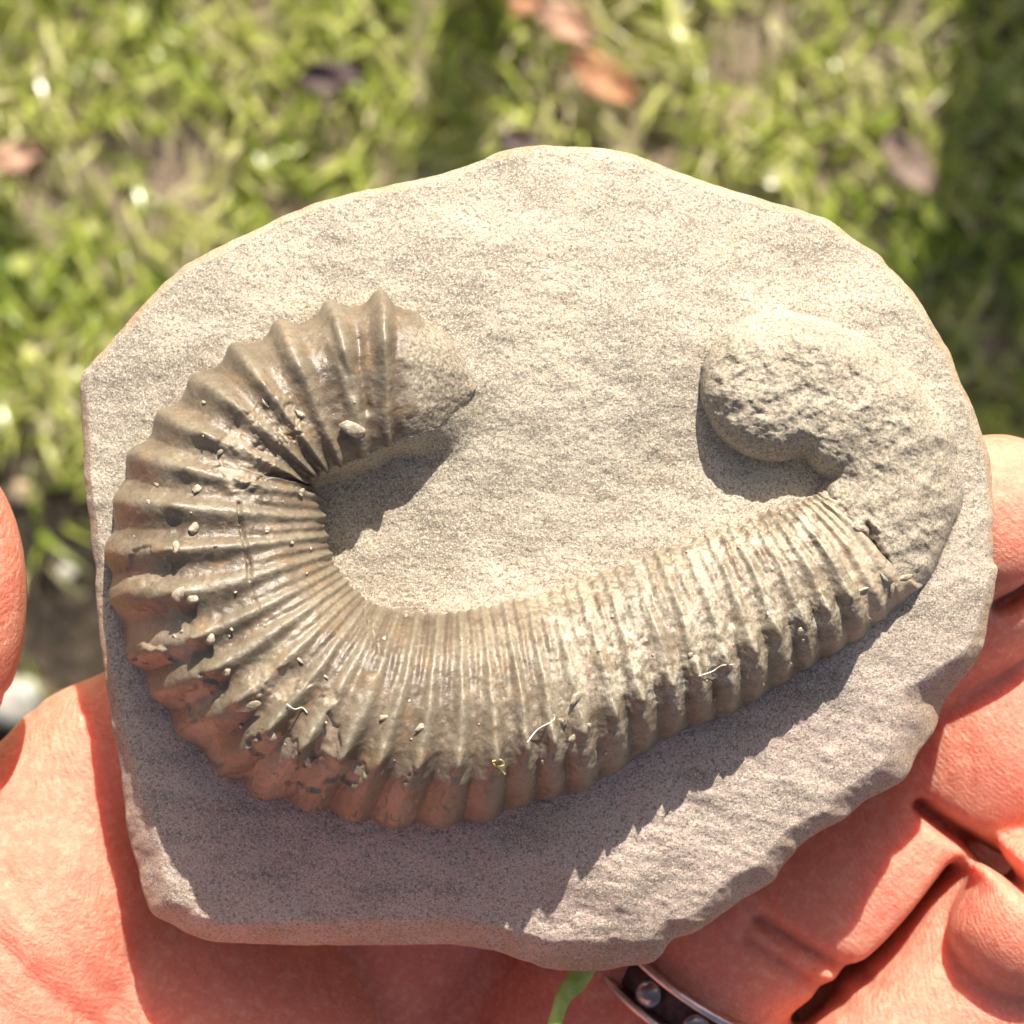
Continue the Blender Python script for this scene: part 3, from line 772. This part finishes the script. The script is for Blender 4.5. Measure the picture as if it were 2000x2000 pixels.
# finer grit caught along the ribs
for q in range(90):
    iu = int(rng.integers(SX.shape[0] // 10, SX.shape[0] * 9 // 10)); iv = int(rng.integers(int(SX.shape[1] * 0.12), int(SX.shape[1] * 0.80)))
    L_ = rng.uniform(5, 14)
    chip(SX[iu, iv], SY[iu, iv], L_, L_ * rng.uniform(0.6, 1.0), rng.uniform(0, 6.28))

# ------------------------------------------------------------------ hand (one continuous skin from a distance field)
def tru(x, y, z):
    f = (D - z) / D
    return np.array([1000 + (x - 1000) * f, 1000 + (y - 1000) * f, z]), f
def build_hand():
    h = 12.0
    xs = np.concatenate([np.arange(-1300, -240, 36), np.arange(-240, 2200, h), np.arange(2200, 2700, 30)])
    ys = np.concatenate([np.arange(720, 2160, h), np.arange(2160, 4700, 40)])
    zs = np.concatenate([np.arange(-1000, -700, 24), np.arange(-700, -40, h), np.arange(-40, 1300, 40)])
    Xg, Yg, Zg = np.meshgrid(xs, ys, zs, indexing='ij')
    Xg = Xg.astype(np.float32); Yg = Yg.astype(np.float32); Zg = Zg.astype(np.float32)
    def cone(a, b, ra, rb):
        (a, fa), (b, fb) = tru(*a), tru(*b)
        a = a.astype(np.float32); ba = (b - a).astype(np.float32)
        px, py, pz = Xg - a[0], Yg - a[1], Zg - a[2]
        t = np.clip((px * ba[0] + py * ba[1] + pz * ba[2]) / np.float32(ba @ ba), 0, 1)
        return np.sqrt((px - t * ba[0]) ** 2 + (py - t * ba[1]) ** 2 + (pz - t * ba[2]) ** 2) - (ra * fa + t * (rb * fb - ra * fa))
    def ell(c, r, ang=0.0):
        c, f = tru(*c); r = [q * f for q in r]
        px, py, pz = Xg - c[0], Yg - c[1], Zg - c[2]
        ca, sa = math.cos(ang), math.sin(ang)
        qx, qy = px * ca + py * sa, -px * sa + py * ca
        k0 = np.sqrt((qx / r[0]) ** 2 + (qy / r[1]) ** 2 + (pz / r[2]) ** 2)
        k1 = np.sqrt((qx / r[0] ** 2) ** 2 + (qy / r[1] ** 2) ** 2 + (pz / r[2] ** 2) ** 2)
        return k0 * (k0 - 1) / (k1 + 1e-9)
    def smin(a, b, k):
        hh = np.maximum(k - np.abs(a - b), 0) / k
        return np.minimum(a, b) - hh * hh * k * 0.25
    def chain(pts, k=30):
        d = None
        for (a, ra), (b, rb) in zip(pts[:-1], pts[1:]):
            c = cone(a, b, ra, rb); d = c if d is None else smin(d, c, k)
        return d
    # palm, heel of the thumb, web
    palm = ell((620, 2150, -860), (780, 720, 180), R_(-38))
    palm = smin(palm, cone((180, 2720, -330), (330, 2350, -560), 430, 330), 160)         # towards the wrist
    palm = smin(palm, cone((180, 2720, -330), (80, 4200, 820), 430, 640), 160)             # forearm
    then = cone((-160, 2450, -520), (60, 1780, -560), 320, 268)
    then = smin(then, cone((60, 1780, -560), (190, 1520, -600), 268, 180), 60)
    then = smin(then, ell((430, 2050, -640), (345, 330, 250)), 90)
    web = cone((20, 1640, -550), (330, 1410, -560), 150, 150)
    d = smin(palm, smin(then, web, 70), 70)
    thumb = smin(cone((-230, 1900, -430), (-190, 1480, -330), 220, 168), ell((-108, 1185, -230), (157, 300, 160), R_(3)), 70)
    d = smin(d, thumb, 80)
    # fingers
    ring = chain([((1080, 2400, -880), 230), ((1268, 2050, -735), 200), ((1420, 1822, -678), 192), ((1600, 1765, -655), 194), ((1700, 1690, -650), 192), ((1800, 1590, -645), 184)], 40)
    ringd = chain([((1822, 1566, -625), 172), ((1940, 1430, -590), 204), ((2085, 1262, -575), 168)], 60)
    ring = smin(ring, ringd, 10)
    mid = chain([((900, 2300, -860), 230), ((1300, 1750, -760), 195), ((1680, 1360, -640), 190), ((1900, 1120, -400), 176), ((1945, 1018, -285), 170)], 40)
    idx = chain([((620, 2050, -840), 230), ((950, 1450, -740), 195), ((1300, 1060, -640), 185), ((1560, 800, -570), 165)], 40)
    pk = chain([((1250, 2650, -860), 210), ((1640, 2165, -590), 190), ((2035, 1880, -540), 188), ((2300, 1860, -470), 176)], 50)
    pkd = chain([((2300, 1860, -470), 165), ((2150, 1800, -420), 170), ((2010, 1790, -390), 160)], 60)
    pk = smin(pk, pkd, 12)
    pad = ell((1450, 2500, -860), (520, 420, 170))
    d = smin(d, pad, 80)
    d = smin(d, ell((1800, 1900, -930), (420, 460, 170), R_(-40)), 60)
    for fgr in (idx, mid, ring, pk):
        d = smin(d, fgr, 10)
    # flexion creases and palm lines
    AX = 1000 + (Xg[..., 0] - 1000); AY = Yg[..., 0]
    fz = (D + 470) / D
    ax = 1000 + (Xg[:, :, 0] - 1000) / fz; ay = 1000 + (Yg[:, :, 0] - 1000) / fz
    gr = 0
    for pts, dp, wd in (([(1800, 1575), (1850, 1612), (1910, 1652), (1975, 1715)], 115, 17), ([(1870, 1705), (1838, 1745), (1738, 1868), (1655, 1935), (1585, 2015)], 125, 19), ([(1905, 1175), (1940, 1158), (2010, 1108)], 90, 16),
                        ([(1480, 1800), (1600, 1868), (1700, 1920)], 48, 17), ([(1450, 1835), (1560, 1905), (1650, 1965)], 34, 15),
                        ([(-40, 1700), (40, 1800), (120, 1890), (250, 2020)], 16, 13), ([(-60, 1600), (30, 1660), (110, 1760), (200, 1870), (300, 2060)], 9, 12),
                        ([(-40, 1250), (10, 1300), (60, 1350)], 12, 11), ([(-60, 1320), (0, 1352), (60, 1400)], 8, 10), ([(20, 1900), (120, 2000), (180, 2100)], 8, 11),
                        ([(1700, 2060), (1800, 1960), (1860, 1900)], 6, 10)):
        gr = gr + dp * np.exp(-(dist_poly(ax, ay, catmull(pts, 14)) / wd) ** 2)
    d = d + gr[:, :, None].astype(np.float32) * (Zg > -760)
    # ---- surface nets
    s = d < 0
    nx, ny, nz = d.shape
    acc = np.zeros((nx - 1, ny - 1, nz - 1, 3), np.float32); cnt = np.zeros((nx - 1, ny - 1, nz - 1), np.float32)
    sl = lambda q, n: slice(q, n - 1 + q)
    for axis in range(3):
        for a in (0, 1):
            for b in (0, 1):
                o0 = [0, 0, 0]; oth = [q for q in range(3) if q != axis]
                o0[oth[0]] = a; o0[oth[1]] = b; o1 = list(o0); o1[axis] = 1
                v0 = d[sl(o0[0], nx), sl(o0[1], ny), sl(o0[2], nz)]; v1 = d[sl(o1[0], nx), sl(o1[1], ny), sl(o1[2], nz)]
                cr = (v0 < 0) != (v1 < 0)
                t = np.where(cr, v0 / (v0 - v1 + 1e-12), 0)
                for q in range(3):
                    acc[..., q] += np.where(cr, o0[q] + (t if q == axis else 0), 0)
                cnt += cr
    act = cnt > 0
    ids = -np.ones(act.shape, np.int64); ids[act] = np.arange(act.sum())
    ijk = np.argwhere(act)
    loc = acc[act] / cnt[act][:, None]
    g = ijk + loc
    V = np.stack([np.interp(g[:, q], np.arange(len(ax_)), ax_) for q, ax_ in enumerate((xs, ys, zs))], -1)
    faces = []
    for axis in range(3):
        b, c = [(1, 2), (2, 0), (0, 1)][axis]
        sA = [slice(1, n - 1) for n in d.shape]; sB = list(sA)
        sA[axis] = slice(0, d.shape[axis] - 1); sB[axis] = slice(1, d.shape[axis])
        sA = [slice(0, d.shape[q] - 1) if q == axis else slice(1, d.shape[q] - 1) for q in range(3)]
        sB = [slice(1, d.shape[q]) if q == axis else slice(1, d.shape[q] - 1) for q in range(3)]
        i0, i1 = s[tuple(sA)], s[tuple(sB)]
        for flip, msk in ((False, i0 & ~i1), (True, ~i0 & i1)):
            p = np.argwhere(msk)
            if not len(p): continue
            for q in (b, c): p[:, q] += 1
            def cid(db, dc):
                q = p.copy(); q[:, b] -= db; q[:, c] -= dc
                return ids[q[:, 0], q[:, 1], q[:, 2]]
            quad = np.stack([cid(1, 1), cid(0, 1), cid(0, 0), cid(1, 0)], -1)
            faces.append(quad[:, ::-1] if flip else quad)
    F = np.concatenate(faces); F = F[(F >= 0).all(1)]
    # relax the net a little
    e = np.concatenate([F[:, [0, 1]], F[:, [1, 2]], F[:, [2, 3]], F[:, [3, 0]]])
    for it in range(3):
        sm = np.zeros_like(V); nn = np.zeros(len(V))
        for q in range(3):
            sm[:, q] = np.bincount(e[:, 0], V[e[:, 1], q], len(V)) + np.bincount(e[:, 1], V[e[:, 0], q], len(V))
        nn = np.bincount(e[:, 0], minlength=len(V)) + np.bincount(e[:, 1], minlength=len(V))
        V = V * 0.4 + 0.6 * sm / np.maximum(nn, 1)[:, None]
    Wd = np.stack([(V[:, 0] - 1000) * PX, (1000 - V[:, 1]) * PX, Z0 + V[:, 2] * PX], -1)
    # grid is (x, y down, z): mirrored, so flip the winding
    o = mesh_np('hand', Wd, F[:, ::-1], M_SKIN)
    return tag(o, 'bare left hand cupped under the slab with fingers curling up at right', 'hand')
hand = build_hand()

# ------------------------------------------------------------------ ring on the finger
def W3(t):
    return np.array([(t[0] - 1000) * PX, (1000 - t[1]) * PX, Z0 + t[2] * PX])
def build_ring():
    c, f = tru(1352, 1922, -702); a, _ = tru(1268, 2050, -735); b, _ = tru(1420, 1822, -678)
    axis = W3(b) - W3(a); axis /= np.linalg.norm(axis)
    cen = W3(c)
    up = np.array([0, 0, 1.0]); e1 = up - axis * (up @ axis); e1 /= np.linalg.norm(e1); e2 = np.cross(axis, e1)
    root = bpy.data.objects.new('finger_ring', None); COL.objects.link(root)
    root.location = cen
    tag(root, 'silver ring set with a row of clear stones on the finger below the slab', 'ring')
    Rr = 203 * PX * f; n = 96
    th = np.linspace(0, 2 * np.pi, n, endpoint=False)
    def band(off, r0, hw, hr, mat, name):
        m = 12; ps = np.linspace(0, 2 * np.pi, m, endpoint=False)
        cs, sn = np.cos(ps), np.sin(ps)
        cs = np.sign(cs) * np.abs(cs) ** 0.6; sn = np.sign(sn) * np.abs(sn) ** 0.6
        rad = r0 + hr * cs[None]; al = off + hw * sn[None]
        v = (np.cos(th)[:, None, None] * e1 + np.sin(th)[:, None, None] * e2) * rad[..., None] + axis * al[..., None]
        return mesh_np(name, v.reshape(-1, 3), grid_faces(n, m, True, True), mat, root)
    s = PX * f
    band(-37 * s, Rr + 8 * s, 8 * s, 15 * s, M_METAL, 'rail')
    band(37 * s, Rr + 8 * s, 8 * s, 15 * s, M_METAL, 'rail')
    band(0, Rr - 6 * s, 30 * s, 5 * s, M_CHAN, 'channel')
    # brilliant cut stones
    def gem(theta):
        m = 10; rr = 27 * s
        prof = [(0.0, 0.42), (0.55, 0.42), (0.98, 0.12), (1.0, 0.02), (0.5, -0.42), (0.0, -0.8)]
        vv = []; 
        for j, (pr, pz) in enumerate(prof):
            for q in range(m):
                an = 2 * np.pi * (q + 0.5 * (j % 2)) / m
                vv.append((pr * np.cos(an) * rr, pr * np.sin(an) * rr, pz * rr))
        vv = np.array(vv)
        rad = np.cos(theta) * e1 + np.sin(theta) * e2; tan = -np.sin(theta) * e1 + np.cos(theta) * e2
        w3 = rad * (Rr + 12 * s) + vv[:, :1] * tan + vv[:, 1:2] * axis + vv[:, 2:] * rad
        mesh_np('gemstone', w3, grid_faces(len(prof), m, wrap_v=True), M_GEM, root, smooth=False)
    for q in range(-5, 6):
        gem(q * 0.50 + 0.05)
build_ring()

# ------------------------------------------------------------------ green stem below the slab
pts = catmull([(1165, 1850), (1142, 1888), (1124, 1918), (1102, 1945), (1088, 1985), (1072, 2040), (1050, 2110)], 30)
zz = np.linspace(-300, -250, 30)
v, f = tube(P(pts[:, 0], pts[:, 1], zz), (20 + 5 * np.sin(np.linspace(0, 7, 30))) * PX, 10, 0.55)
M_STEM = mat_simple('green_stem', (0.36, 0.52, 0.10), (0.58, 0.70, 0.26), 700, 0.45, 0.0, 0.4)
tag(mesh_np('grass_stem', v, f, M_STEM), 'bright green grass stem hanging below the slab beside the ring', 'stem')

# ------------------------------------------------------------------ lint on the fossil
M_LINT = mat_simple('lint_pale', (0.62, 0.58, 0.48), (0.75, 0.72, 0.64), 500, 0.7)
M_LINTY = mat_simple('lint_yellow', (0.58, 0.45, 0.12), (0.68, 0.55, 0.2), 500, 0.7)
def lint(pts, mat, label, r=1.1, lift=5):
    q = catmull(pts, 26)
    z = []
    for x, y in q:
        z.append(on_shell(x, y)[0])
    z = np.convolve(np.pad(np.array(z), 3, 'edge'), np.ones(7) / 7, 'valid') + lift + 3 * np.sin(np.linspace(0, 6, 26))
    v, f = tube(P(q[:, 0], q[:, 1], z), r * PX, 6)
    tag(mesh_np('lint_fibre', v, f, mat), label, 'lint', 'lint fibres on the fossil')
lint([(962, 1487), (978, 1484), (984, 1494), (968, 1496), (964, 1488), (975, 1500), (986, 1512)], M_LINTY, 'curled yellow lint fibre low on the middle of the shell', 1.6)
lint([(1365, 1320), (1390, 1312), (1410, 1300), (1432, 1298)], M_LINT, 'pale lint fibre on the ribs at right of the shell', 1.2)
lint([(1030, 1450), (1050, 1425), (1080, 1408), (1082, 1396)], M_LINT, 'pale curved lint fibre beside the shoulder nodes', 1.2)
lint([(560, 1375), (575, 1385), (590, 1382), (600, 1392)], M_LINT, 'short pale lint fibre on the left lower flank', 1.1)
